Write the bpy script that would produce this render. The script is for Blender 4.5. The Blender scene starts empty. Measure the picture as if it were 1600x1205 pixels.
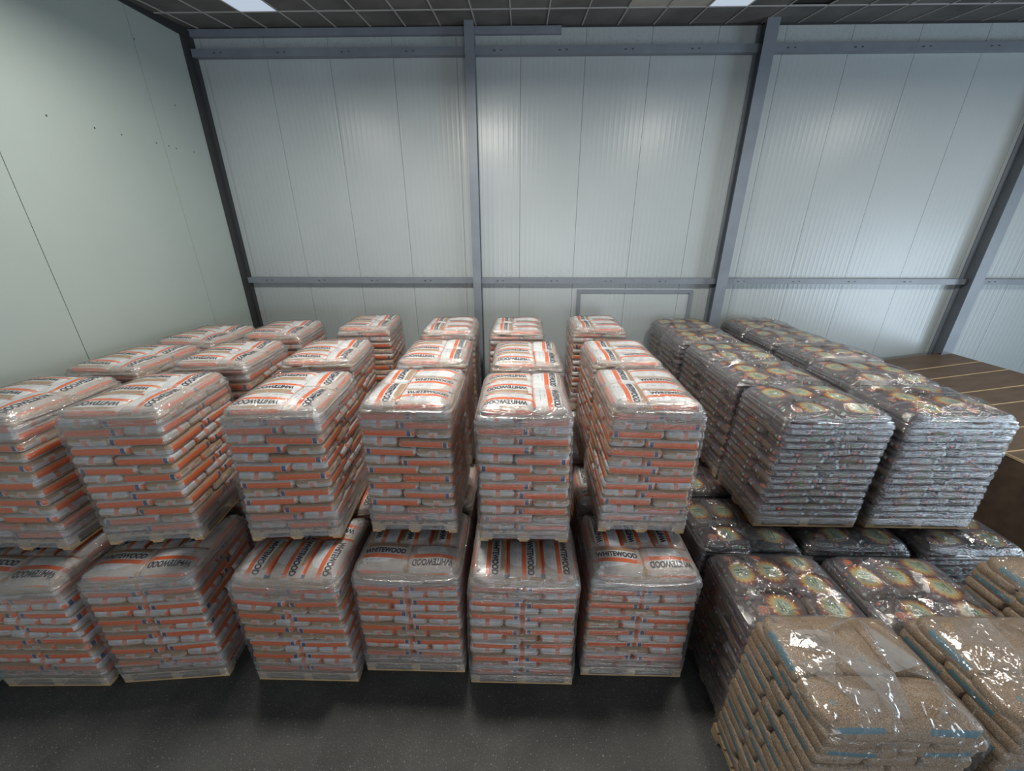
import bpy, bmesh, math, random
from math import sin, cos, pi, radians
from mathutils import Vector, Matrix, noise
from mathutils.geometry import delaunay_2d_cdt

S = bpy.context.scene
COL = S.collection
# ------------------------------------------------------------------ camera
cam = bpy.data.cameras.new('camera'); cam.sensor_width = 36; cam.lens = 600 / 1600 * 36
cam.clip_start = 0.05
co = bpy.data.objects.new('camera', cam); COL.objects.link(co)
co.location = (0, 0, 4.94)
co.rotation_euler = (radians(90 - 21.9), 0, radians(1.2))
S.camera = co
# ------------------------------------------------------------------ world and light
w = bpy.data.worlds.new('world'); S.world = w; w.use_nodes = True
w.node_tree.nodes['Background'].inputs[0].default_value = (0.66, 0.80, 1.0, 1)
w.node_tree.nodes['Background'].inputs[1].default_value = 0.10


def area(name, loc, rot, sx, sy, power, col, spread=180):
    l = bpy.data.lights.new(name, 'AREA'); l.shape = 'RECTANGLE'; l.size = sx; l.size_y = sy
    l.energy = power; l.color = col; l.spread = radians(spread)
    o = bpy.data.objects.new(name, l); COL.objects.link(o); o.location = loc; o.rotation_euler = rot
    return o


DOOR_LIGHT = area('door_daylight', (14.55, 0.6, 2.6), (0, radians(90), 0), 4.6, 6.6, 1300, (0.72, 0.86, 1.0))
FRONT_LIGHT = area('front_door_daylight', (3.0, -12.9, 2.4), (radians(90), 0, 0), 9.0, 5.0, 1300, (0.88, 0.94, 1.0))
LAMP_POWER = 390
S.view_settings.view_transform = 'Standard'; S.view_settings.look = 'None'
S.view_settings.gamma = 1; S.view_settings.use_curve_mapping = False
S.view_settings.exposure = -0.35
S.cycles.transparent_max_bounces = 24
S.cycles.max_bounces = 8
S.cycles.sample_clamp_indirect = 4

# ------------------------------------------------------------------ node helpers


class X:
    """one value in a shader tree, with arithmetic"""
    def __init__(s, t, o): s.t = t; s.o = o

    def m(s, op, *a):
        n = s.t.nodes.new('ShaderNodeMath'); n.operation = op
        for i, v in enumerate((s,) + a):
            if isinstance(v, X): s.t.links.new(v.o, n.inputs[i])
            else: n.inputs[i].default_value = v
        return X(s.t, n.outputs[0])

    def __add__(s, b): return s.m('ADD', b)
    def __radd__(s, b): return s.m('ADD', b)
    def __sub__(s, b): return s.m('SUBTRACT', b)
    def __mul__(s, b): return s.m('MULTIPLY', b)
    def __rmul__(s, b): return s.m('MULTIPLY', b)
    def __gt__(s, b): return s.m('GREATER_THAN', b)
    def __lt__(s, b): return s.m('LESS_THAN', b)
    def abs(s): return s.m('ABSOLUTE')
    def clamp(s): return s.m('MAXIMUM', 0.0).m('MINIMUM', 1.0)
    def ramp(s, a, b): return ((s - a) * (1.0 / (b - a))).clamp()
    def between(s, a, b): return (s > a) * (s < b)


class Mat:
    def __init__(s, name, rough=0.5, spec=0.5, metal=0.0):
        s.m = bpy.data.materials.new(name); s.m.use_nodes = True
        s.t = s.m.node_tree; s.b = s.t.nodes['Principled BSDF']
        s.b.inputs['Roughness'].default_value = rough
        s.b.inputs['Specular IOR Level'].default_value = spec
        s.b.inputs['Metallic'].default_value = metal
        tc = s.t.nodes.new('ShaderNodeTexCoord'); s.obj = tc.outputs['Object']
        sp = s.t.nodes.new('ShaderNodeSeparateXYZ'); s.t.links.new(s.obj, sp.inputs[0])
        s.x, s.y, s.z = (X(s.t, sp.outputs[i]) for i in range(3))

    def vec(s, sx=1.0, sy=1.0, sz=1.0, off=None):
        n = s.t.nodes.new('ShaderNodeVectorMath'); n.operation = 'MULTIPLY'
        s.t.links.new(s.obj, n.inputs[0]); n.inputs[1].default_value = (sx, sy, sz)
        out = n.outputs[0]
        if off is not None:
            c = s.t.nodes.new('ShaderNodeCombineXYZ')
            for i in range(3): s.t.links.new(off.o, c.inputs[i])
            a = s.t.nodes.new('ShaderNodeVectorMath'); a.operation = 'ADD'
            s.t.links.new(out, a.inputs[0]); s.t.links.new(c.outputs[0], a.inputs[1]); out = a.outputs[0]
        return out

    def noise(s, sc=5.0, det=2.0, v=(1, 1, 1), rough=0.5, off=None):
        n = s.t.nodes.new('ShaderNodeTexNoise'); n.inputs['Scale'].default_value = sc
        n.inputs['Detail'].default_value = det; n.inputs['Roughness'].default_value = rough
        s.t.links.new(s.vec(*v, off=off), n.inputs['Vector'])
        return X(s.t, n.outputs[0])

    def rnd(s):
        n = s.t.nodes.new('ShaderNodeObjectInfo'); return X(s.t, n.outputs['Random'])

    def rgb(s, c):
        n = s.t.nodes.new('ShaderNodeRGB'); n.outputs[0].default_value = (*c, 1); return n.outputs[0]

    def mix(s, f, a, b):
        n = s.t.nodes.new('ShaderNodeMix'); n.data_type = 'RGBA'
        if isinstance(f, X): s.t.links.new(f.o, n.inputs[0])
        else: n.inputs[0].default_value = f
        for i, v in ((6, a), (7, b)):
            if isinstance(v, tuple): n.inputs[i].default_value = (*v, 1)
            else: s.t.links.new(v, n.inputs[i])
        return n.outputs[2]

    def color(s, c):
        if isinstance(c, tuple): s.b.inputs['Base Color'].default_value = (*c, 1)
        else: s.t.links.new(c, s.b.inputs['Base Color'])
        return s

    def bump(s, h, strength=0.3, dist=0.01, to=None):
        n = s.t.nodes.new('ShaderNodeBump'); n.inputs['Strength'].default_value = strength
        n.inputs['Distance'].default_value = dist; s.t.links.new(h.o, n.inputs['Height'])
        if to is None: s.t.links.new(n.outputs[0], s.b.inputs['Normal'])
        return n.outputs[0]


def plain(name, c, rough=0.5, spec=0.5, metal=0.0, var=0.0, sc=6.0, v=(1, 1, 1), bump=0.0):
    m = Mat(name, rough, spec, metal)
    if var:
        n = m.noise(sc, 4, v)
        m.color(m.mix(n.ramp(0.3, 0.7), tuple(k * (1 - var) for k in c), tuple(min(1, k * (1 + var)) for k in c)))
        if bump: m.bump(n, bump, 0.01)
    else: m.color(c)
    return m.m


# ------------------------------------------------------------------ materials
def bag_orange():
    m = Mat('whitewood_bag_print', 0.33, 0.55)
    x, y, z = m.x, m.y, m.z
    ay, ax = y.abs(), x.abs()
    grain = m.noise(170, 1).ramp(0.3, 0.7)
    big = m.noise(9, 3)
    tan = m.mix(grain, (0.20, 0.115, 0.06), (0.50, 0.34, 0.20))
    white = m.mix(big.ramp(0.35, 0.65), (0.50, 0.53, 0.57), (0.66, 0.68, 0.70))
    c = m.mix((z < 0.03) * 0.5, white, tan)
    top = z > 0.022
    # clear windows showing the pellets
    win = y.between(0.118, 0.172) * (ax < 0.235) * top
    c = m.mix(win, c, tan)
    # rows of small print below the orange bar
    fp = m.noise(60, 1, (1.2, 1, 1)) > 0.55
    lines = (y * 95.0).m('SINE') > 0.1
    c = m.mix(y.between(-0.115, -0.055) * x.between(-0.2, 0.12) * fp * lines * top * 0.55, c, (0.08, 0.1, 0.2))
    # orange bar along the bag, running over both ends
    og = m.mix(grain, (0.50, 0.070, 0.008), (0.80, 0.150, 0.018))
    pale = m.mix(0.35, og, (0.6, 0.5, 0.45))
    bar = y.between(-0.038, 0.012)
    c = m.mix(bar * (z > -0.02), c, m.mix(ax > 0.215, og, pale))
    # pellets seen through the underside and the lower half of the ends
    low = (z < -0.006) * (ax > 0.24)
    c = m.mix(low * (ay > 0.05), c, tan)
    c = m.mix(z < -0.034, c, tan)
    # orange side bars with a navy stamp
    side = (ay > 0.165) * (z.abs() < 0.033)
    c = m.mix(side * x.between(-0.262, 0.20), c, og)
    c = m.mix(side * x.between(0.205, 0.245), c, (0.035, 0.05, 0.14))
    c = m.mix((ay > 0.165) * (z.abs() < 0.03) * (x > 0.262), c, og)
    c = m.mix((ay > 0.165) * (z > 0.033) * (ax < 0.28) * 0.45, c, tan)
    m.color(c)
    crk = m.noise(26, 4, (1, 1, 1), 0.6) + m.noise(150, 1) * 0.35
    m.bump(crk, 0.55, 0.012)
    return m.m


def bag_dark():
    m = Mat('sunburst_bag_print', 0.3, 0.5)
    x, y, z = m.x, m.y, m.z
    ay, ax = y.abs(), x.abs()
    grain = m.noise(170, 1).ramp(0.3, 0.7)
    tan = m.mix(grain, (0.085, 0.058, 0.036), (0.21, 0.15, 0.10))
    dark = m.mix(m.noise(11, 3).ramp(0.35, 0.65), (0.040, 0.024, 0.030), (0.095, 0.06, 0.065))
    c = dark
    top = z > 0.018
    c = m.mix(top * (x < -0.235), c, (0.13, 0.12, 0.16))
    # sunburst
    cx = x - 0.04
    r = (cx * cx + y * y).m('SQRT')
    ang = y.m('ARCTAN2', cx)
    ray = (ang * 17.0).m('SINE') * 0.010 + m.noise(60, 2) * 0.05 - 0.025
    rr = r + ray
    c = m.mix(top * (rr < 0.165), c, (0.20, 0.055, 0.02))
    c = m.mix(top * (rr < 0.138), c, (0.46, 0.17, 0.04))
    c = m.mix(top * (rr < 0.118), c, (0.56, 0.42, 0.12))
    c = m.mix(top * (r < 0.086), c, (0.42, 0.48, 0.34))
    glyph = m.noise(75, 0, (1, 1.0, 0.1)) > 0.50
    rows = (x * 170.0).m('SINE') > -0.35
    c = m.mix(top * glyph * rows * (cx.abs() < 0.042) * (ay < 0.060), c, (0.02, 0.16, 0.045))
    # round red seal
    sx = x + 0.175; sy = y + 0.045
    r2 = (sx * sx + sy * sy).m('SQRT')
    c = m.mix(top * (r2 < 0.055), c, (0.34, 0.24, 0.16))
    c = m.mix(top * (r2 < 0.042), c, (0.62, 0.12, 0.05))
    c = m.mix(top * r2.between(0.016, 0.024), c, (0.5, 0.36, 0.25))
    # long sides
    s = (ay > 0.132) * (z.abs() < 0.036)
    c = m.mix(s * x.between(0.02, 0.20), c, tan)
    c = m.mix(s * x.between(-0.23, -0.075) * (z.abs() < 0.019), c, (0.30, 0.31, 0.30))
    gl = (m.noise(110, 0, (1, 1, 0.6)) > 0.5)
    c = m.mix(s * x.between(-0.22, -0.085) * (z.abs() < 0.012) * gl, c, (0.05, 0.05, 0.055))
    c = m.mix(s * x.between(0.215, 0.247) * (z.abs() < 0.021), c, (0.34, 0.46, 0.38))
    zx = x + 0.03
    r3 = (zx * zx + z * z).m('SQRT')
    c = m.mix(s * (r3 < 0.019), c, (0.58, 0.10, 0.05))
    c = m.mix(s * (r3 < 0.007), c, (0.5, 0.4, 0.33))
    c = m.mix(s * x.between(0.06, 0.14) * z.between(-0.03, -0.012), c, (0.05, 0.20, 0.10))
    # ends
    e = (ax > 0.243) * (z.abs() < 0.04)
    c = m.mix(e * y.between(-0.15, 0.03), c, tan)
    c = m.mix(e * y.between(0.05, 0.085) * (z.abs() < 0.02), c, (0.34, 0.44, 0.38))
    yy = y - 0.125
    r4 = (yy * yy + z * z).m('SQRT')
    c = m.mix(e * (r4 < 0.018), c, (0.55, 0.10, 0.05))
    m.color(c)
    m.bump(m.noise(24, 4, (1, 1, 1), 0.6) + m.noise(150, 1) * 0.3, 0.5, 0.012)
    return m.m


def bag_beige():
    m = Mat('clear_pellet_bag', 0.34, 0.5)
    x, y, z = m.x, m.y, m.z
    ay, ax = y.abs(), x.abs()
    grain = (m.noise(120, 2).ramp(0.32, 0.68))
    tan = m.mix(grain, (0.155, 0.105, 0.066), (0.40, 0.295, 0.20))
    c = tan
    blue = m.mix(m.noise(30, 2), (0.075, 0.16, 0.20), (0.12, 0.23, 0.28))
    c = m.mix((ay > 0.160) * z.between(-0.026, 0.022) * x.between(-0.225, 0.12), c, blue)
    top = z > 0.03
    g = m.noise(48, 1, (0.8, 1.2, 0.1)) > 0.53
    c = m.mix(top * g * ((y + 0.06) * 90.0).m('SINE').between(-0.2, 1.1) * y.between(-0.11, -0.02) * (ax < 0.15) * 0.2, c, (0.5, 0.46, 0.42))
    bx = x + 0.17; by = y + 0.02
    rb = (bx * bx + by * by).m('SQRT')
    c = m.mix(top * (rb < 0.022) * 0.5, c, (0.10, 0.25, 0.32))
    m.color(c)
    m.bump(m.noise(22, 4, (1, 1, 1), 0.6) + m.noise(110, 1) * 0.5, 0.6, 0.012)
    return m.m


def film(name, hazecol, hz, gloss, rough, streak, crease=0.0, rz_=1.0, fw=0.34, cw=0.5):
    """clear stretch film: mostly see-through, milky where more turns of film lie over each other"""
    m = bpy.data.materials.new(name); m.use_nodes = True
    t = m.node_tree; t.nodes.clear(); N = t.nodes.new; L = t.links.new
    H = Mat.__new__(Mat); H.t = t; H.m = m
    tc = N('ShaderNodeTexCoord'); H.obj = tc.outputs['Object']
    at = N('ShaderNodeAttribute'); at.attribute_name = 'turns'
    turns = X(t, at.outputs['Fac'])
    oi = N('ShaderNodeObjectInfo'); ro = X(t, oi.outputs['Random']) * 7.0
    st = H.noise(1.0, 4, (3.0, 3.0, streak), 0.6, off=ro)
    cr = H.noise(7.0, 3, (1, 1, 1), 0.6, off=ro)
    fine = H.noise(38.0, 2, (0.7, 0.7, 3.0), 0.6, off=ro)
    hgt = st * (1.0 if fw > 0.1 else 0.5) + cr * cw + fine * fw
    at2 = N('ShaderNodeAttribute'); at2.attribute_name = 'patch'; patch = X(t, at2.outputs['Fac'])
    ridge = (H.noise(2.6, 3, (1, 1, rz_), 0.55, off=ro) - 0.5).abs().ramp(0.022, 0.0) * crease
    hgt2 = hgt + ridge * 0.8
    bn = H.bump(hgt2, 0.55, 0.03, to=1)
    fac = (ridge * 0.22 + turns * patch * hz * (st.ramp(0.28, 0.72) * 1.1 + 0.35) + fine.ramp(0.55, 0.8) * 0.08 * hz).clamp()
    tr = N('ShaderNodeBsdfTransparent'); tr.inputs[0].default_value = (0.97, 0.97, 0.97, 1)
    di = N('ShaderNodeBsdfDiffuse'); di.inputs[0].default_value = (*hazecol, 1)
    tl = N('ShaderNodeBsdfTranslucent'); tl.inputs[0].default_value = (*hazecol, 1)
    L(bn, di.inputs['Normal'])
    hm = N('ShaderNodeMixShader'); hm.inputs[0].default_value = 0.3; L(di.outputs[0], hm.inputs[1]); L(tl.outputs[0], hm.inputs[2])
    m1 = N('ShaderNodeMixShader'); L(fac.o, m1.inputs[0]); L(tr.outputs[0], m1.inputs[1]); L(hm.outputs[0], m1.inputs[2])
    gl = N('ShaderNodeBsdfGlossy'); gl.inputs['Roughness'].default_value = rough; L(bn, gl.inputs['Normal'])
    lw = N('ShaderNodeLayerWeight'); lw.inputs[0].default_value = 0.5; L(bn, lw.inputs['Normal'])
    f = X(t, lw.outputs['Facing'])
    gf = (f * f * f * 0.45 + gloss) * (turns * 0.7 + 0.45) * (patch * 0.5 + 0.5)
    m2 = N('ShaderNodeMixShader'); L(gf.clamp().o, m2.inputs[0]); L(m1.outputs[0], m2.inputs[1]); L(gl.outputs[0], m2.inputs[2])
    out = N('ShaderNodeOutputMaterial'); L(m2.outputs[0], out.inputs[0])
    return m


def floor_mat():
    m = Mat('dark_asphalt', 0.62, 0.35)
    n = m.noise(2.0, 5); sp = m.noise(95, 2)
    c = m.mix(n.ramp(0.3, 0.7), (0.046, 0.048, 0.048), (0.078, 0.080, 0.079))
    c = m.mix(sp.ramp(0.60, 0.72), c, (0.20, 0.20, 0.19))
    c = m.mix(m.noise(45, 1).ramp(0.68, 0.74), c, (0.22, 0.21, 0.19))
    m.color(c); m.bump(sp + m.noise(24, 2), 0.5, 0.01)
    return m.m


def panel_mat(name, axis, period, base, amp, rough):
    m = Mat(name, rough, 0.5)
    u = m.x if axis == 'x' else m.y
    rib = (u * (2 * pi / period)).m('SINE').m('MAXIMUM', 0.0)
    d = m.noise(0.8, 3)
    c = m.mix(d.ramp(0.3, 0.7), tuple(k * 0.94 for k in base), base)
    scr = m.noise(2.2, 5, (1, 1, 0.6), 0.7)
    near = (m.z - 4.02).abs().ramp(0.22, 0.0) + (m.z - 8.12).abs().ramp(0.26, 0.0)
    thin = (m.noise(5.0, 4, (1.4, 1, 0.9), 0.65) - 0.5).abs().ramp(0.010, 0.0)
    if axis == 'x': c = m.mix((near.clamp() * thin * 0.6), c, (0.12, 0.13, 0.13))
    m.color(c)
    m.bump(rib * amp + m.noise(1.6, 2) * 0.4, 0.35, 0.02)
    return m.m


M_OR, M_DK, M_BG = bag_orange(), bag_dark(), bag_beige()
M_TEXT = plain('black_bag_print', (0.012, 0.013, 0.022), 0.35)
F_OR = film('stretch_film', (0.58, 0.58, 0.59), 0.40, 0.10, 0.13, 46.0, 0.35, 4.0)
F_DK = film('stretch_film_wrinkled', (0.36, 0.37, 0.41), 0.40, 0.20, 0.13, 80.0, 0.4, 7.0, 0.14, 0.3)
F_BG = film('clear_hood_film', (0.58, 0.60, 0.62), 0.40, 0.075, 0.09, 8.0, 0.8, 1.0, 0.07, 0.25)
M_WOOD = plain('pallet_pine', (0.42, 0.29, 0.16), 0.75, 0.2, var=0.25, sc=5, v=(1, 8, 8))
M_FLOOR = floor_mat()
M_BACK = panel_mat('ribbed_panel_skin', 'x', 0.0985, (0.335, 0.375, 0.385), 0.16, 0.33)
M_LEFT = panel_mat('smooth_panel_skin', 'y', 0.09, (0.31, 0.36, 0.34), 0.03, 0.42)
M_JOINT = plain('panel_joint_backing', (0.14, 0.15, 0.15), 0.8)  # dark backing sheet that shows in the gaps between wall panels
M_STEEL = plain('grey_painted_steel', (0.15, 0.175, 0.205), 0.42, 0.5, var=0.1, sc=3)
M_DARK = plain('black_corner_trim', (0.025, 0.026, 0.028), 0.6)
M_TILE = plain('grey_ceiling_tile', (0.125, 0.125, 0.12), 0.9, 0.2, var=0.28, sc=1.3)
M_TILE2 = plain('stained_pale_tile', (0.36, 0.34, 0.30), 0.9, 0.2, var=0.12, sc=2)
M_GRID = plain('ceiling_grid_bar', (0.34, 0.34, 0.33), 0.6)
M_HOLE = plain('open_ceiling_void', (0.01, 0.01, 0.012), 0.9)
M_BOARD = plain('brown_faced_board', (0.115, 0.080, 0.056), 0.5, 0.4, var=0.18, sc=2.5, v=(1, 3, 3))
M_SEAM = plain('pale_board_edge', (0.50, 0.38, 0.22), 0.7)
M_MARK = plain('dark_scuff', (0.03, 0.028, 0.026), 0.8)


def emission(name, c, s):
    m = bpy.data.materials.new(name); m.use_nodes = True; t = m.node_tree; t.nodes.clear()
    e = t.nodes.new('ShaderNodeEmission'); e.inputs[0].default_value = (*c, 1); e.inputs[1].default_value = s
    o = t.nodes.new('ShaderNodeOutputMaterial'); t.links.new(e.outputs[0], o.inputs[0]); return m


M_LIT = emission('lit_translucent_panel', (0.62, 0.72, 0.85), 1.0)

# ------------------------------------------------------------------ mesh helpers


def link(name, mesh, parent=None, loc=(0, 0, 0), rot=(0, 0, 0)):
    o = bpy.data.objects.new(name, mesh); COL.objects.link(o)
    o.location = loc; o.rotation_euler = rot
    if parent: o.parent = parent
    return o


def to_mesh(name, bm, *mats, smooth=False):
    me = bpy.data.meshes.new(name); bm.to_mesh(me); bm.free()
    for m in mats: me.materials.append(m)
    if smooth: me.polygons.foreach_set('use_smooth', [True] * len(me.polygons))
    return me


def box(bm, x0, x1, y0, y1, z0, z1, mi=0, shear=None):
    vs = []
    for z in (z0, z1):
        for a, b in ((x0, y0), (x1, y0), (x1, y1), (x0, y1)):
            vs.append(bm.verts.new((a, b, z + (shear(a, b) if shear else 0))))
    for f in ((0, 3, 2, 1), (4, 5, 6, 7), (0, 1, 5, 4), (1, 2, 6, 5), (2, 3, 7, 6), (3, 0, 4, 7)):
        fc = bm.faces.new([vs[i] for i in f]); fc.material_index = mi


def struct(name, me, loc=(0, 0, 0)):
    o = link(name, me, None, loc); o['kind'] = 'structure'; return o


def tag(o, label, cat, group=None):
    o['label'] = label; o['category'] = cat
    if group: o['group'] = group


# ------------------------------------------------------------------ the hall
XL, YB, XR, YF = -6.11, 8.8, 14.6, -13.0


def zc(y): return 8.36 - (YB - y) * 0.105 if y > 5 else 8.36 - 3.8 * 0.105


bm = bmesh.new(); box(bm, XL - 0.3, XR + 0.3, YF, YB + 0.3, -0.2, 0); struct('floor', to_mesh('floor', bm, M_FLOOR))
# back wall: sandwich panels with open joints
bm = bmesh.new(); box(bm, XL - 0.15, XR + 0.15, YB + 0.03, YB + 0.25, 0, 8.7, 1)
js = [-4.75 + 1.182 * k for k in range(-2, 18)]
edges = [XL - 0.15] + [j for j in js if j > XL] + [XR + 0.15]
for a, b in zip(edges, edges[1:]):
    box(bm, a + 0.003, b - 0.003, YB, YB + 0.05, 0, 8.7, 0)
struct('wall_back', to_mesh('wall_back', bm, M_BACK, M_JOINT))
bm = bmesh.new(); box(bm, XL - 0.25, XL - 0.03, YF, YB + 0.1, 0, 8.7, 1)
ys = [YF, -11.6, -10.4, -9.2, -8.05, -6.9, -5.7, -4.5, -3.35, -2.2, -1.0, 0.2, 1.45, 2.65, 3.85, 5.07, 7.5, YB]
for a, b in zip(ys, ys[1:]):
    box(bm, XL - 0.05, XL, a + 0.004, b - 0.004, 0, 8.7, 0)
struct('wall_left', to_mesh('wall_left', bm, M_LEFT, M_JOINT))
# right wall with the open loading door
bm = bmesh.new()
box(bm, XR, XR + 0.2, YF, -2.7, 0, 8.7); box(bm, XR, XR + 0.2, 3.9, YB, 0, 8.7); box(bm, XR, XR + 0.2, -2.7, 3.9, 4.9, 8.7)
struct('wall_right', to_mesh('wall_right', bm, M_BACK))

# ceiling: dark tiles in a pale grid, a few pale, lit or missing
bm = bmesh.new()
TX, TY0, TYL = 0.632, 8.02, 1.25
x_first = -4.62 - TX * 3
LIT = {(3, 1), (15, 1)}
rows = [(TY0, YB)] + [(TY0 - TYL * (k + 1), TY0 - TYL * k) for k in range(17)]
lit_cells = []
nx = 34
for i in range(nx):
    xa = x_first + TX * i; xb = xa + TX
    if xb < XL or xa > XR: continue
    xa = max(xa, XL); xb = min(xb, XR)
    for r, (ya, yb) in enumerate(rows):
        kind = 0
        if r == 1 and i in (10 + 3, 14): kind = 1
        if r >= 1 and i == 3 and r == 1: lit_cells.append((xa, xb, ya, yb)); continue
        if r == 1 and i == 15: lit_cells.append((xa, xb, ya, yb)); continue
        if r == 1 and i == 17: kind = 3
        za, zb = zc(ya), zc(yb)
        dz = 0.02 if kind == 3 else 0
        vs = [bm.verts.new(p) for p in ((xa, ya, za + dz), (xa, yb, zb + dz), (xb, yb, zb + dz), (xb, ya, za + dz))]
        f = bm.faces.new(vs); f.material_index = kind
    # long bars of the grid
    for (ya, yb) in ((YF - 0.5, 5.0), (5.0, YB)):
        box(bm, xa - 0.011, xa + 0.011, ya, yb, -0.012, 0.004, 2, shear=lambda a, b: zc(b))
for r, (ya, yb) in enumerate(rows):
    z = zc(ya); box(bm, XL, XR, ya - 0.011, ya + 0.011, z - 0.013, z + 0.004, 2)
box(bm, XL - 0.2, XR + 0.2, YF - 1, YB + 0.2, 8.75, 8.85, 3)
struct('ceiling', to_mesh('ceiling', bm, M_TILE, M_TILE2, M_GRID, M_HOLE))

pan = {}
for k, (xa, xb, ya, yb) in enumerate(lit_cells):
    cx, cy = (xa + xb) / 2, (ya + yb) / 2
    bm = bmesh.new(); hx, hy = (xb - xa) / 2 - 0.012, (yb - ya) / 2 - 0.012
    s = lambda a, b: zc(cy + b) - zc(cy)
    box(bm, -hx, hx, -hy, hy, -0.004, 0.02, 0, shear=s)
    root = bpy.data.objects.new('ceiling_light', None); COL.objects.link(root); root.location = (cx, cy, zc(cy))
    link('lit_panel', to_mesh('lit_panel', bm, M_LIT), root)
    bm = bmesh.new()
    for a in (-hx - 0.010, hx - 0.002): box(bm, a, a + 0.012, -hy, hy, -0.010, 0.02, 0, shear=s)
    for b in (-hy - 0.010, hy - 0.002): box(bm, -hx, hx, b, b + 0.012, -0.010, 0.02, 0, shear=s)
    link('frame', to_mesh('frame', bm, M_GRID), root)
    side = 'left' if cx < 0 else 'right'
    tag(root, 'glowing white ceiling panel near the %s' % ('left wall' if cx < 0 else 'top of the second steel column'), 'ceiling light')

# the lamp over the stacks (above the frame): two lit panels side by side in the grid
def lamp(x, y, power, label, col=(1.0, 0.95, 0.86), sx=0.5, sy=0.9, drop=0.35):
    root = bpy.data.objects.new('hanging_lamp', None); COL.objects.link(root)
    z = zc(y) - drop; root.location = (x, y, z)
    bm = bmesh.new(); box(bm, -sx / 2 - .03, sx / 2 + .03, -sy / 2 - .03, sy / 2 + .03, 0.0, 0.07)
    link('housing', to_mesh('housing', bm, M_STEEL), root)
    bm = bmesh.new(); box(bm, -sx / 2, sx / 2, -sy / 2, sy / 2, -0.005, 0.0)
    link('lit_panel', to_mesh('lit_panel', bm, M_LIT), root)
    for a in (-sy / 3, sy / 3):
        bm = bmesh.new(); box(bm, -0.005, 0.005, a - .005, a + .005, 0.07, drop); link('hanger', to_mesh('hanger', bm, M_STEEL), root)
    l = area('lamp_light', (0, 0, -0.02), (0, 0, 0), sx, sy, power, col); l.parent = root
    tag(root, label, 'lamp')


lamp(-0.9, 4.75, LAMP_POWER, 'hanging lamp above the gap between third and fourth orange columns')
lamp(3.5, 5.0, LAMP_POWER * 0.5, 'hanging lamp above the dark bag loads')
lamp(-4.2, 5.0, LAMP_POWER * 0.3, 'hanging lamp above the loads near the left wall')
lamp(8.6, 5.0, LAMP_POWER * 0.5, 'hanging lamp above the brown board-covered bin')

# steel columns (H sections), girts, corner and head trims
tn = [0]


def trim(bm, mat):
    tn[0] += 1
    return struct('trim_%d' % tn[0], to_mesh('trim', bm, mat))


COLX = (-0.93, 4.30, 9.62)
for cx in COLX:
    bm = bmesh.new(); fw = 0.085 if cx < 0 else 0.11; y0, y1 = 8.50, 8.79
    box(bm, cx - fw, cx + fw, y0, y0 + 0.014, 0, 8.34)
    box(bm, cx - fw, cx + fw, y1 - 0.014, y1, 0, 8.34)
    box(bm, cx - 0.006, cx + 0.006, y0 + .014, y1 - .014, 0, 8.34)
    box(bm, cx - 0.13, cx + 0.13, y0 - 0.03, y1, 0, 0.02)
    trim(bm, M_STEEL)
spans = [(XL + 0.05, COLX[0] - .01), (COLX[0] + .01, COLX[1] - .01), (COLX[1] + .01, COLX[2] - .01), (COLX[2] + .01, XR)]
for zg, hh in ((3.93, 0.058), (7.97, 0.062)):
    for a, b in spans:
        bm = bmesh.new()
        box(bm, a, b, 8.68, 8.686, zg - hh, zg + hh)            # web facing the hall
        box(bm, a, b, 8.686, 8.795, zg + hh - .006, zg + hh)
        box(bm, a, b, 8.686, 8.795, zg - hh, zg - hh + .006)
        k = a + 0.4
        while k < b - 0.2:
            box(bm, k, k + 0.04, 8.672, 8.68, zg - 0.008, zg + 0.004, 1); box(bm, k + 0.13, k + 0.16, 8.672, 8.68, zg - 0.004, zg + 0.008, 1); k += 1.18
        tn[0] += 1
        struct('trim_%d' % tn[0], to_mesh('trim', bm, M_STEEL, M_MARK))
bm = bmesh.new(); box(bm, XL, XL + 0.07, 8.70, 8.80, 0, 8.3); box(bm, XL, XL + 0.03, 8.55, 8.72, 0, 8.25); trim(bm, M_DARK)
bm = bmesh.new(); box(bm, XL + 0.02, 0.7, 8.72, 8.80, 8.22, 8.33); trim(bm, M_STEEL)
bm = bmesh.new(); box(bm, 0.7, XR, 8.77, 8.80, 8.33, 8.36); trim(bm, M_DARK)
bm = bmesh.new(); box(bm, XL, XL + 0.05, YF, YB, -0.16, 0.02, 0, shear=lambda a, b: zc(b) - 0.0)
trim(bm, M_DARK)
# flat grey frame round the closed-up opening
bm = bmesh.new()
box(bm, 1.28, 3.84, 8.77, 8.798, 3.66, 3.73); box(bm, 1.28, 1.35, 8.77, 8.798, 2.4, 3.66); box(bm, 3.77, 3.84, 8.77, 8.798, 2.4, 3.66)
trim(bm, M_STEEL)
# screw holes in the left wall
HP = [(5.75, 6.32), (6.35, 6.31), (6.75, 6.31), (7.35, 6.31), (7.6, 6.31), (7.75, 6.30), (8.15, 6.31), (8.0, 7.0), (7.52, 7.75)]
bm = bmesh.new()
for (y, z) in HP:
    vs = [bm.verts.new((XL + 0.0015, y + 0.011 * cos(a * pi / 4), z + 0.013 * sin(a * pi / 4))) for a in range(8)]
    bm.faces.new(vs)
trim(bm, M_MARK)

# ------------------------------------------------------------------ bags


def crinkle(x, y, seed): return 0.004 * noise.noise(Vector((x * 9 + seed, y * 9, seed * 1.7))) + 0.0022 * noise.noise(Vector((x * 26, y * 26 + seed, 3)))


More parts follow.
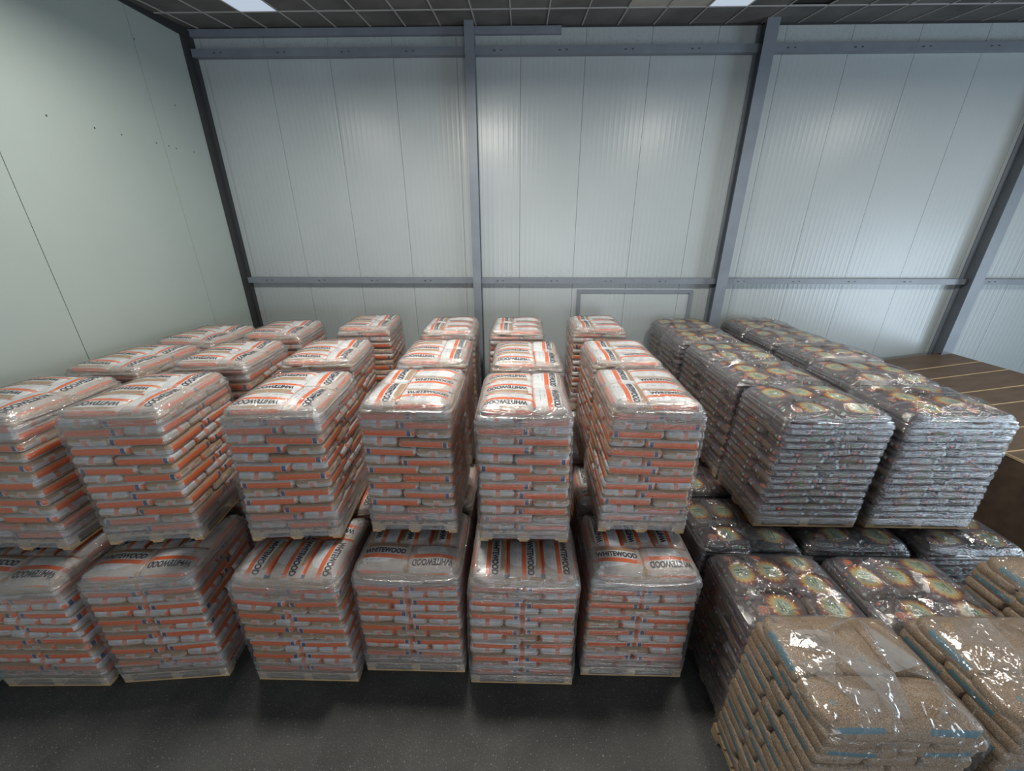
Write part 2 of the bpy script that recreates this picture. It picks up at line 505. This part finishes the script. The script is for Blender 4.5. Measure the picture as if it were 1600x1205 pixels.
def bag_mesh(name, L, W, T, mats, seed, dome, text=False):
    r = min(0.046, T * 0.46)
    def coords(h, n):
        a = [h - r + r * math.tan(t) for t in (pi / 4, pi / 8 * 1.25, pi / 12, 0.0)]
        inner = [(-1 + 2 * k / n) * (h - r) for k in range(1, n)]
        return [-v for v in a] + inner + a[::-1]
    xs = coords(L / 2, 11); ysl = coords(W / 2, 8)
    zh = T / 2
    zs = [-zh, -zh * 0.55, 0.0, zh * 0.55, zh]
    bm = bmesh.new(); V = {}

    def P(x, y, z):
        k = (round(x, 5), round(y, 5), round(z, 5))
        if k in V: return V[k]
        c = Vector((max(-(L / 2 - r), min(L / 2 - r, x)), max(-(W / 2 - r), min(W / 2 - r, y)), max(-(zh - r), min(zh - r, z))))
        d = Vector((x, y, z)) - c
        p = c + d.normalized() * r if d.length > 1e-6 else Vector((x, y, z))
        u, v = p.x / (L / 2), p.y / (W / 2)
        if z == zh: p.z += dome * (1 - min(1, abs(u)) ** 2.2) * (1 - min(1, abs(v)) ** 2.2) + crinkle(p.x, p.y, seed)
        # pinched seams at the two ends and a soft corner ear
        e = max(0, abs(u) - 0.86) / 0.14
        p.z *= 1 - 0.24 * e * e
        p.y *= 1 - 0.03 * abs(u) ** 3 + 0.012 * noise.noise(Vector((p.x * 14, seed, p.z * 10)))
        p.x *= 1 - 0.02 * abs(v) ** 3
        p.x += 0.006 * noise.noise(Vector((seed, p.y * 14, p.z * 10)))
        V[k] = bm.verts.new(p); return V[k]

    def grid(A, B, f, flip):
        for i in range(len(A) - 1):
            for j in range(len(B) - 1):
                q = [f(A[i], B[j]), f(A[i + 1], B[j]), f(A[i + 1], B[j + 1]), f(A[i], B[j + 1])]
                if flip: q.reverse()
                if len(set(q)) >= 3:
                    try: bm.faces.new(q)
                    except ValueError: pass
    grid(xs, ysl, lambda a, b: P(a, b, zh), False); grid(xs, ysl, lambda a, b: P(a, b, -zh), True)
    grid(xs, zs, lambda a, b: P(a, -W / 2, b), False); grid(xs, zs, lambda a, b: P(a, W / 2, b), True)
    grid(ysl, zs, lambda a, b: P(L / 2, a, b), False); grid(ysl, zs, lambda a, b: P(-L / 2, a, b), True)
    bmesh.ops.recalc_face_normals(bm, faces=bm.faces)
    for f in bm.faces: f.smooth = True
    if text:
        cu = bpy.data.curves.new('lettering', 'FONT'); cu.body = 'WHITEWOOD'; cu.align_x = 'CENTER'; cu.size = 1; cu.offset = 0.045; cu.resolution_u = 3
        to = bpy.data.objects.new('lettering', cu); COL.objects.link(to)
        bpy.context.view_layer.update()
        tm = bpy.data.meshes.new_from_object(to.evaluated_get(bpy.context.evaluated_depsgraph_get()))
        COL.objects.unlink(to); bpy.data.objects.remove(to)
        tb = bmesh.new(); tb.from_mesh(tm)
        bmesh.ops.remove_doubles(tb, verts=tb.verts, dist=1e-4)
        xv = [v.co.x for v in tb.verts]; yv = [v.co.y for v in tb.verts]
        sx = 0.455 * (L / 0.6) / (max(xv) - min(xv)); sy = 0.074 / (max(yv) - min(yv)); x0 = (max(xv) + min(xv)) / 2; y0 = min(yv)
        for v in tb.verts: v.co = Vector(((v.co.x - x0) * sx, 0.024 + (v.co.y - y0) * sy, 0))
        bmesh.ops.triangulate(tb, faces=tb.faces)
        for _ in range(2):
            le = [e for e in tb.edges if e.calc_length() > 0.02]
            if le: bmesh.ops.subdivide_edges(tb, edges=le, cuts=1); bmesh.ops.triangulate(tb, faces=tb.faces)
        for v in tb.verts:
            x, y = v.co.x, v.co.y; u, w_ = x / (L / 2), y / (W / 2)
            v.co.z = zh + dome * (1 - abs(u) ** 2.2) * (1 - abs(w_) ** 2.2) + crinkle(x, y, seed) + 0.0016
        idx = {}
        for v in tb.verts: idx[v] = bm.verts.new(v.co)
        for f in tb.faces:
            q = [idx[v] for v in f.verts]
            nf = bm.faces.new(q); nf.material_index = 1
            if nf.calc_area() > 0:
                nf.normal_update()
                if nf.normal.z < 0: nf.normal_flip()
        tb.free()
    return to_mesh(name, bm, *mats)


KINDS = {
    # bag length, width, layer pitch, layers, print, film, top-sheet roughness
    'orange': dict(L=0.6, W=0.4, p=0.1072, n=14, mat=M_OR, film=F_OR, tent=0.010, pts=26, dome=0.024),
    'dark': dict(L=0.56, W=0.345, p=0.0930, n=15, mat=M_DK, film=F_DK, tent=0.05, pts=30, dome=0.016),
    'beige': dict(L=0.6, W=0.4, p=0.114, n=15, mat=M_BG, film=F_BG, tent=0.15, pts=9, dome=0.024),
}
for kn, K in KINDS.items():
    K['hx'], K['hy'] = (K['L'], (K['L'] + K['W']) / 2) if kn != 'dark' else ((K['L'] + 2 * K['W']) / 2, 1.5 * K['W'] * 0.92)
    T = K['p'] * 1.04
    K['side'] = [bag_mesh(kn + '_bag', K['L'], K['W'], T, (K['mat'],), 3.3 * s + 1, 0.004) for s in range(4)]
    K['top'] = [bag_mesh(kn + '_bag_top', K['L'], K['W'], T * 1.02, (K['mat'], M_TEXT), 5.1 * s + 2, K['dome'], kn == 'orange') for s in range(3)]

PH = 0.144


def pallet_meshes():
    deck = bmesh.new()
    for k in range(7):
        y = -0.5 + k * (1.0 - 0.098) / 6; box(deck, -0.6, 0.6, y, y + 0.098, PH - 0.022, PH)
    for k in range(3):
        x = (-0.6, -0.05, 0.5)[k]; box(deck, x, x + 0.1, -0.5, 0.5, PH - 0.044, PH - 0.022)
    blk = bmesh.new(); box(blk, -0.05, 0.05, -0.07, 0.07, 0.022, PH - 0.044)
    run = bmesh.new(); box(run, -0.6, 0.6, -0.05, 0.05, 0, 0.022)
    return [to_mesh(n, b, M_WOOD) for n, b in (('pallet_deck', deck), ('block', blk), ('bottom_board', run))]


PD, PB, PR = pallet_meshes()


def round_corner(x, y, hx, hy, r):
    ax, ay = abs(x) - (hx - r), abs(y) - (hy - r)
    if ax > 0 and ay > 0:
        l = math.hypot(ax, ay)
        if l > r:
            ax *= r / l; ay *= r / l
            return math.copysign(hx - r + ax, x), math.copysign(hy - r + ay, y)
    return x, y


def drift(zf, v):
    return 0.022 * sin(1.7 * v + 3.1 * zf) * zf, 0.018 * cos(2.3 * v + 2.6 * zf) * zf


def sag(x, y, zf, amp):
    """the middle of a load sinks a little under what stands on it, most at the top"""
    amp = abs(amp)
    cr = max(0, (zf - 0.72) / 0.28) ** 2 * 0.08 * max(abs(x) / 0.6, abs(y) / 0.5) ** 4
    return -amp * zf ** 3 * (1 - (abs(x) / 0.6) ** 1.3) + amp * 0.2 * zf ** 3 - cr + 0.012 * min(1, zf * 4) * sin(4.1 * x + 5.0 * zf + 60 * amp) * cos(3.0 * y + 7 * zf)


def film_mesh(kn, seed, amp, tent):
    K = KINDS[kn]; hx, hy = K['hx'] + 0.019, K['hy'] + 0.019
    H = PH + K['p'] * K['n']; p = K['p']
    R = 0.055; rng = random.Random(seed)
    per = []
    def arc(cx, cy, a0):
        for k in range(5): a = a0 + (pi / 2) * k / 4; per.append((cx, cy, cos(a), sin(a)))
    ns, ms = 14, 12
    def line(x0, y0, x1, y1, nx_, ny_, n):
        for k in range(1, n): t = k / n; per.append((x0 + (x1 - x0) * t, y0 + (y1 - y0) * t, nx_, ny_))
    a, b = hx - R, hy - R
    arc(a, b, 0); line(a, b, -a, b, 0, 1, ns); arc(-a, b, pi / 2); line(-a, b, -a, -b, -1, 0, ms)
    arc(-a, -b, pi); line(-a, -b, a, -b, 0, -1, ns); arc(a, -b, 1.5 * pi); line(a, -b, a, b, 1, 0, ms)
    n = len(per)
    bm = bmesh.new(); lay = bm.verts.layers.float.new('turns')
    rings = []
    def ring(z, off, turns, zf, jit=0.0, sh=(0, 0)):
        vs = []
        s_ = 1 - 0.03 * zf - 0.022 * max(0, (zf - 0.75) / 0.25) ** 2
        for i, (cx, cy, nx_, ny_) in enumerate(per):
            cx *= s_; cy *= s_
            o = R + off + jit * noise.noise(Vector((cx * 5 + seed, cy * 5 + nx_, z * 14)))
            dx_, dy_ = drift(zf, seed)
            w_ = max(0, (zf - 0.86) / 0.14) ** 2
            x, y = round_corner(cx + nx_ * o, cy + ny_ * o, (hx - R) * s_ + R + off, (hy - R) * s_ + R + off, R + off + 0.085 * w_)
            x, y = x + sh[0] + dx_, y + sh[1] + dy_
            v = bm.verts.new((x, y, z + sag(x, y, zf, amp) + (jit * 0.7 * noise.noise(Vector((x * 4, y * 4, seed))) if z > 0.3 else 0)))
            v[lay] = turns; vs.append(v)
        rings.append(vs)
    def turns(z):
        t = 0.26
        if z > H - p * 2.4: t = 1.0
        elif z > H - p * 3.4: t = 0.65
        if z < PH + p * 1.9: t = 0.95
        if kn == 'dark' and t < 0.6: t = 0.30
        return t if kn != 'beige' else 0.10
    ring(0.050, -0.004, turns(0), 0, 0.004); ring(PH, 0.0, turns(0), 0, 0.004)
    for k in range(K['n']):
        z0 = PH + k * p; zf = (z0 - PH) / (H - PH)
        sh = (rng.uniform(-.003, .003), rng.uniform(-.003, .003))
        ring(z0 + 0.012, -0.012, turns(z0), zf, 0.006, sh)
        ring(z0 + p * 0.32, 0.002, turns(z0), zf, 0.006, sh)
        if k < K['n'] - 1: ring(z0 + p * 0.70, 0.002, turns(z0), zf, 0.006, sh)
    zt = H - p
    for a_ in (0.15, 0.4, 0.7, 1.0):
        an = a_ * pi / 2; ring(zt + p * 0.45 + (p * 0.55 + 0.016) * sin(an), 0.008 - 0.052 * (1 - cos(an)), {'orange': 1.0, 'dark': 0.7, 'beige': 0.2}[kn], 1, 0.004)
    # the rim of the top sheet
    base = H + 0.012
    ring(base + 0.012, -0.10, {'orange': 0.4, 'dark': 0.6, 'beige': 0.25}[kn], 1, 0.006)
    last_turn = {'orange': 0.10, 'dark': 0.60, 'beige': 0.55}[kn]
    for r0, r1 in zip(rings, rings[1:]):
        for i in range(n):
            f = bm.faces.new((r0[i], r0[(i + 1) % n], r1[(i + 1) % n], r1[i])); f.smooth = True
    # top sheet: creased, pulled over the bags from the rim
    last = rings[-1]
    pts = [Vector((v.co.x, v.co.y)) for v in last]
    ex, ey = hx - 0.13, hy - 0.13
    zz = {}
    for _ in range(K['pts']):
        for _t in range(30):
            q = Vector((rng.uniform(-ex, ex), rng.uniform(-ey, ey)))
            if all((q - o).length > (0.11 if kn != 'beige' else 0.24) for o in pts[n:]): break
        pts.append(q)
    ed = [(i, (i + 1) % n) for i in range(n)]
    vo, eo, fo, ov, _, _ = delaunay_2d_cdt(pts, ed, [], 1, 1e-5)
    idx = []
    for k, q in enumerate(vo):
        src = ov[k][0] if ov[k] else -1
        if 0 <= src < n: idx.append(last[src])
        else:
            z = H + 0.034 + tent * rng.random() ** 1.6
            v = bm.verts.new((q.x, q.y, z + sag(q.x, q.y, 1, amp))); v[lay] = last_turn; idx.append(v)
    for f in fo:
        q = [idx[i] for i in f]
        if len(set(q)) < 3: continue
        try: nf = bm.faces.new(q); nf.smooth = kn == 'orange'
        except ValueError: pass
    top_faces = [f for f in bm.faces if len(f.verts) == 3]
    bmesh.ops.recalc_face_normals(bm, faces=bm.faces)
    me = to_mesh(kn + '_film', bm, K['film'])
    at = me.attributes.new('patch', 'FLOAT', 'FACE')
    sp = {'orange': 0.25, 'dark': 0.9, 'beige': 1.15}[kn]
    at.data.foreach_set('value', [1.0 if len(p.vertices) == 4 else 1.0 + sp * (rng.random() ** 2 * 2.2 - 0.8) for p in me.polygons])
    return me


_films = {}


def get_film(kn, v, amp):
    if (kn, v, amp) not in _films: _films[(kn, v, amp)] = film_mesh(kn, v * 7 + 3, amp, 0.006 if amp < 0 or amp > 0.02 else KINDS[kn]['tent'])
    return _films[(kn, v, amp)]


def template(kn, top, detail, amp, fv):
    """top: (parity, rotations of the two end-to-end bags, rotation of the three cross bags)"""
    K = KINDS[kn]; L, W, p, n = K['L'], K['W'], K['p'], K['n']
    rng = random.Random(hash((kn, top[0], amp, fv, detail)) % 9999 if False else fv * 31 + top[0] * 7 + len(kn))
    root = bpy.data.objects.new('wrapped_pallet_load', None); COL.objects.link(root)
    pal = link('pallet', PD, root); pal.scale = (K['hx'] / 0.6, K['hy'] / 0.5, 1)
    for sx in (-0.55, 0, 0.55):
        for sy in (-0.43, 0, 0.43):
            link('block', PB, pal, (sx, sy, 0))
    for sy in (-0.45, 0, 0.45): link('bottom_board', PR, pal, (0, sy, 0))
    for k in range(n):
        is_top = k == n - 1
        par = (top[0] + (n - 1 - k)) % 2; sgn = 1 if par == 0 else -1
        two = top[1] if is_top else (0, pi)
        three = top[2] if is_top else rng.choice((pi / 2, -pi / 2))
        items = [(-L / 2, -sgn * (W + L - W) / 2, two[0], 0), (L / 2, -sgn * L / 2, two[1], 0)]
        items = [(-L / 2, -sgn * L / 2, two[0]), (L / 2, -sgn * L / 2, two[1])] + [(x, sgn * W / 2, three) for x in (-W, 0, W)]
        if kn == 'dark':
            q = W * 0.92; xl = -K['hx']; xr = K['hx'] - L / 2
            items = [(xl + W / 2, K['hy'] - L / 2, -pi / 2), (xl + 1.5 * W, K['hy'] - L / 2, -pi / 2), (xl + W, -K['hy'] + W / 2, 0),
                     (xr, q, pi), (xr, 0, pi), (xr, -q, pi)]
            if par: items = [(-a, -b, c_ + pi) for a, b, c_ in items]
        zf = (k + 0.5) / n
        dx_, dy_ = drift(zf, fv * 7 + 3)
        sh = 1 - 0.03 * zf - 0.03 * max(0, (zf - 0.75) / 0.25) ** 2
        for (x, y, r) in items:
            x = x * sh + dx_; y = y * sh + dy_
            ms = K['top'] if is_top else K['side']
            flip = 0 if is_top or rng.random() < 0.55 else pi
            z = PH + (k + 0.5) * p + sag(x, y, zf, amp) - (0.5 * p - 0.5 * p)
            d = (sag(x + .1, y, zf, amp) - sag(x - .1, y, zf, amp)) / 0.2
            dy = (sag(x, y + .1, zf, amp) - sag(x, y - .1, zf, amp)) / 0.2
            jx, jy = rng.uniform(-.009, .009), rng.uniform(-.009, .009)
            if is_top:          # the top bags take the pillowy shape of the load they lie on
                px, py, rz = x * 0.995 + jx, y * 0.995 + jy, r + radians(rng.uniform(-1.3, 1.3))
                me = rng.choice(ms).copy(); cr_, sr_ = cos(rz), sin(rz); zc_ = PH + (k + 0.5) * p
                for v in me.vertices:
                    wx, wy = px + v.co.x * cr_ - v.co.y * sr_, py + v.co.x * sr_ + v.co.y * cr_
                    nx_, ny_ = round_corner(wx - dx_, wy - dy_, K['hx'] * 0.945, K['hy'] * 0.945, 0.13)
                    ex_, ey_ = nx_ + dx_ - wx, ny_ + dy_ - wy
                    v.co.x += ex_ * cr_ + ey_ * sr_; v.co.y += -ex_ * sr_ + ey_ * cr_
                    v.co.z += sag(wx, wy, 1.0, amp) * (1.0 if v.co.z > 0 else 0.7) - 0.004
                o = link('pellet_bag', me, root, (px, py, zc_)); o.rotation_euler = (0, 0, rz)
                continue
            o = link('pellet_bag', rng.choice(ms), root, (x * 0.995 + jx, y * 0.995 + jy, z))
            e = Matrix.Rotation(-math.atan(d) * 0.8, 3, 'Y') @ Matrix.Rotation(math.atan(dy) * 0.8, 3, 'X') @ Matrix.Rotation(r + radians(rng.uniform(-1.3, 1.3)), 3, 'Z') @ Matrix.Rotation(flip, 3, 'X')
            o.rotation_euler = e.to_euler(); o.scale = (rng.uniform(0.975, 1.01), rng.uniform(0.98, 1.02), rng.uniform(0.94, 1.03))
    link('stretch_film', get_film(kn, fv, amp), root)
    return root


def kids(o): return [c for c in ALL_KIDS.get(o.name, [])]


ALL_KIDS = {}


def index_kids(root):
    for c in root.children:
        ALL_KIDS.setdefault(root.name, []).append(c)
        index_kids(c)


def copy_tree(o, parent=None):
    c = o.copy(); COL.objects.link(c); c.parent = parent
    for ch in kids(o): copy_tree(ch, c)
    return c


TOPS = {
    'two_front': (0, (0, pi), pi / 2),
    'three_front': (1, (0, pi), -pi / 2),
    'three_left': (0, (pi, pi), pi / 2),     # used turned a quarter
    'two_left': (1, (pi, pi), -pi / 2),
}
_temps = {}
used = set()


def load(kn, top, x, y, z, yaw, label, group=None, amp=0.0, fv=0, film_dense=True):
    key = (kn, top, amp, fv)
    if key not in _temps:
        t = template(kn, TOPS[top], True, amp, fv); _temps[key] = t; index_kids(t); o = t
    else: o = copy_tree(_temps[key])
    q = 90 if top in ('three_left', 'two_left') else 0
    o.location = (x, y, z); o.rotation_euler = (0, 0, radians(yaw + q))
    k = {'orange': (0.985, 0.985), 'dark': (0.965, 0.955), 'beige': (0.955, 0.90)}[kn]; o.scale = (*k, 1)
    tag(o, label, 'pallet load', group)
    return o


ZT = PH + 14 * 0.1072 + 0.042       # top of a lower orange load
ZD = PH + 15 * 0.0930 + 0.050
ORD = ['against the left wall', 'second from the left wall', 'third from the left wall', 'fourth from the left wall', 'fifth from the left wall', 'sixth from the left wall']
LOWX = (-5.36, -4.07, -2.46, -1.22, 0.05, 1.35)
LOWY = (3.24, 3.34, 3.36, 3.49, 3.38, 3.49)
LOWR = (1.5, 5, 0, 0, 0, 0)
LT = ('two_front', 'two_front', 'three_front', 'two_front', 'three_front', 'two_front')
for r in range(5):
    for c in range(6):
        y = LOWY[c] + 1.12 * r - (0.02 * r if c in (3, 5) else 0)
        if y > 8.25: continue
        if r == 0: lab = 'orange-white bag load on the floor in the front row, ' + ORD[c]
        elif r == 1: lab = 'orange-white bag load on the floor behind the front row, ' + ORD[c]
        else: lab = 'orange-white bag load on the floor, %s row back, %s' % (('third', 'fourth', 'fifth')[r - 2], ORD[c])
        load('orange', LT[c] if r == 0 else ('two_front', 'three_front')[(r + c) % 2], LOWX[c], y, 0, LOWR[c] if r == 0 else 0, lab,
             'orange loads on the floor' if r < 2 else 'orange loads on the floor hidden beneath the rear upper loads', amp=0.055, fv=(c + r) % 3)
UP = [
    [(-5.40, 3.72, 1, 'three_left'), (-4.12, 3.86, 6, 'three_left'), (-2.55, 3.94, 4, 'three_left'), (-1.20, 4.08, 0, 'two_left'), (0.06, 3.96, 0, 'three_left'), (1.43, 4.13, -1, 'two_left')],
    [(-5.42, 5.10, 0, 'three_left'), (-4.25, 5.36, 5, 'three_left'), (-2.86, 5.46, 6, 'three_left'), (-1.22, 5.50, 2, 'three_left'), (0.09, 5.40, 0, 'three_left'), (1.47, 5.50, 0, 'two_left')],
    [(-5.42, 6.42, 0, 'three_left'), (-4.34, 6.86, 6, 'three_left'), (-2.92, 7.42, 5, 'three_left'), (-1.32, 7.22, 2, 'two_left'), (-0.06, 7.22, -1, 'two_left'), (1.48, 7.42, -1, 'two_left')],
]
RN = ('front', 'middle', 'rear')
for r, row in enumerate(UP):
    for c, (x, y, a, t) in enumerate(row):
        load('orange', t, x, y, ZT, a, 'orange-white bag load of the upper tier, %s row, %s' % (RN[r], ORD[c]), 'orange loads of the upper tier', amp=0.006, fv=(c + r) % 3)
# dark sunburst loads
DL = [[2.74, 4.03, 5.33]] * 5
CN = ('left column', 'middle column', 'right column')
for r in range(5):
    for c in range(3):
        y = 3.99 + 1.0 * r
        lab = ('dark sunburst bag load on the floor under the dark upper loads, %s' % CN[c]) if r == 0 else 'dark sunburst bag load on the floor, %s row back, %s' % (('second', 'third', 'fourth', 'fifth')[r - 1], CN[c])
        load('dark', 'two_front', DL[r][c], y, 0, 0, lab, 'dark loads on the floor' if r == 0 else 'dark loads on the floor hidden beneath the upper ones', amp=-0.001, fv=(c + r) % 2)
load('dark', 'two_front', 2.79, 2.99, 0, 0, 'dark sunburst bag load on the floor directly behind the front beige load', 'dark loads on the floor', fv=1)
load('dark', 'two_front', 4.08, 2.99, 0, -0.5, 'dark sunburst bag load on the floor behind the second beige load', 'dark loads on the floor', fv=0)
DU = [[(3.47, 4.24), (3.48, 5.23), (3.52, 6.22), (3.46, 7.21), (3.53, 8.2)], [(4.82, 4.24), (4.96, 5.23), (5.12, 6.22), (5.08, 7.21), (5.12, 8.2)]]
RD = ('front row', 'second row', 'third row', 'fourth row', 'rear row by the wall')
for c in range(2):
    for r, (x, y) in enumerate(DU[c]):
        load('dark', ('two_front', 'three_front')[(r + c) % 2], x, y, ZD, 0, 'dark sunburst bag load of the upper tier, %s column, %s' % (('left', 'right')[c], RD[r]), 'dark loads of the upper tier', fv=(c + r) % 2)
# beige loads
for x, y, f, lab in ((2.64, 2.02, 0, 'beige pellet bag load with blue bars and clear hood, nearest the camera'),
                     (4.0, 2.03, 1, 'beige pellet bag load with blue bars, right beside the nearest one'),
                     (5.37, 2.74, 2, 'beige pellet bag load cut off at the right edge, beside the dark loads')):
    load('beige', 'two_front', x, y, 0, 0, lab, 'beige loads', fv=f)

# ------------------------------------------------------------------ brown board bin at the right
root = bpy.data.objects.new('board_bin', None); COL.objects.link(root); root.location = (8.35, 6.6, 0)
tag(root, 'large brown board-covered bin by the back wall right of the dark loads', 'storage bin')
x0, x1 = -1.3, 1.4
sl = lambda a, b: 2.38 - 0.155 * (1.4 - a)
Ys = [8.62, 7.92, 7.42, 6.74, 6.22, 5.5, 4.95, 4.3, 3.6]
for a, b in zip(Ys[1:], Ys):
    bm = bmesh.new(); box(bm, x0, x1, a - 6.6 + 0.022, b - 6.6, -0.03, 0, shear=sl); link('top_board', to_mesh('top_board', bm, M_BOARD), root)
for a in Ys[1:-1]:
    bm = bmesh.new(); box(bm, x0, x1, a - 6.6, a - 6.6 + 0.022, -0.03, 0.006, shear=sl); link('seam_strip', to_mesh('seam_strip', bm, M_SEAM), root)
bm = bmesh.new(); box(bm, x0 - 0.012, x0, 3.6 - 6.6, 8.62 - 6.6, -0.03, 0.004, shear=sl); link('edge_strip', to_mesh('edge_strip', bm, M_SEAM), root)


def side(bm, xa, xb, ya, yb):
    vs = [bm.verts.new((x, y, z)) for x in (xa, xb) for y, z in ((ya, 0), (yb, 0), (yb, sl(x, 0) - 0.03), (ya, sl(x, 0) - 0.03))]
    for f in ((0, 1, 2, 3), (7, 6, 5, 4), (0, 4, 5, 1), (1, 5, 6, 2), (2, 6, 7, 3), (3, 7, 4, 0)): bm.faces.new([vs[i] for i in f])


for xa, xb, ya, yb in ((x0, x0 + 0.03, -3.0, 2.02), (x1 - 0.03, x1, -3.0, 2.02), (x0 + 0.03, x1 - 0.03, -3.0, -2.97), (x0 + 0.03, x1 - 0.03, 1.99, 2.02)):
    bm = bmesh.new(); side(bm, xa, xb, ya, yb); bmesh.ops.recalc_face_normals(bm, faces=bm.faces)
    link('side_panel', to_mesh('side_panel', bm, M_BOARD), root)
for y, z0, z1 in ((-1.15, 0.6, 1.5), (-0.85, 0.4, 1.55)):
    bm = bmesh.new(); box(bm, x0 - 0.006, x0, y, y + 0.03, z0, z1); link('dark_streak', to_mesh('dark_streak', bm, M_MARK), root)
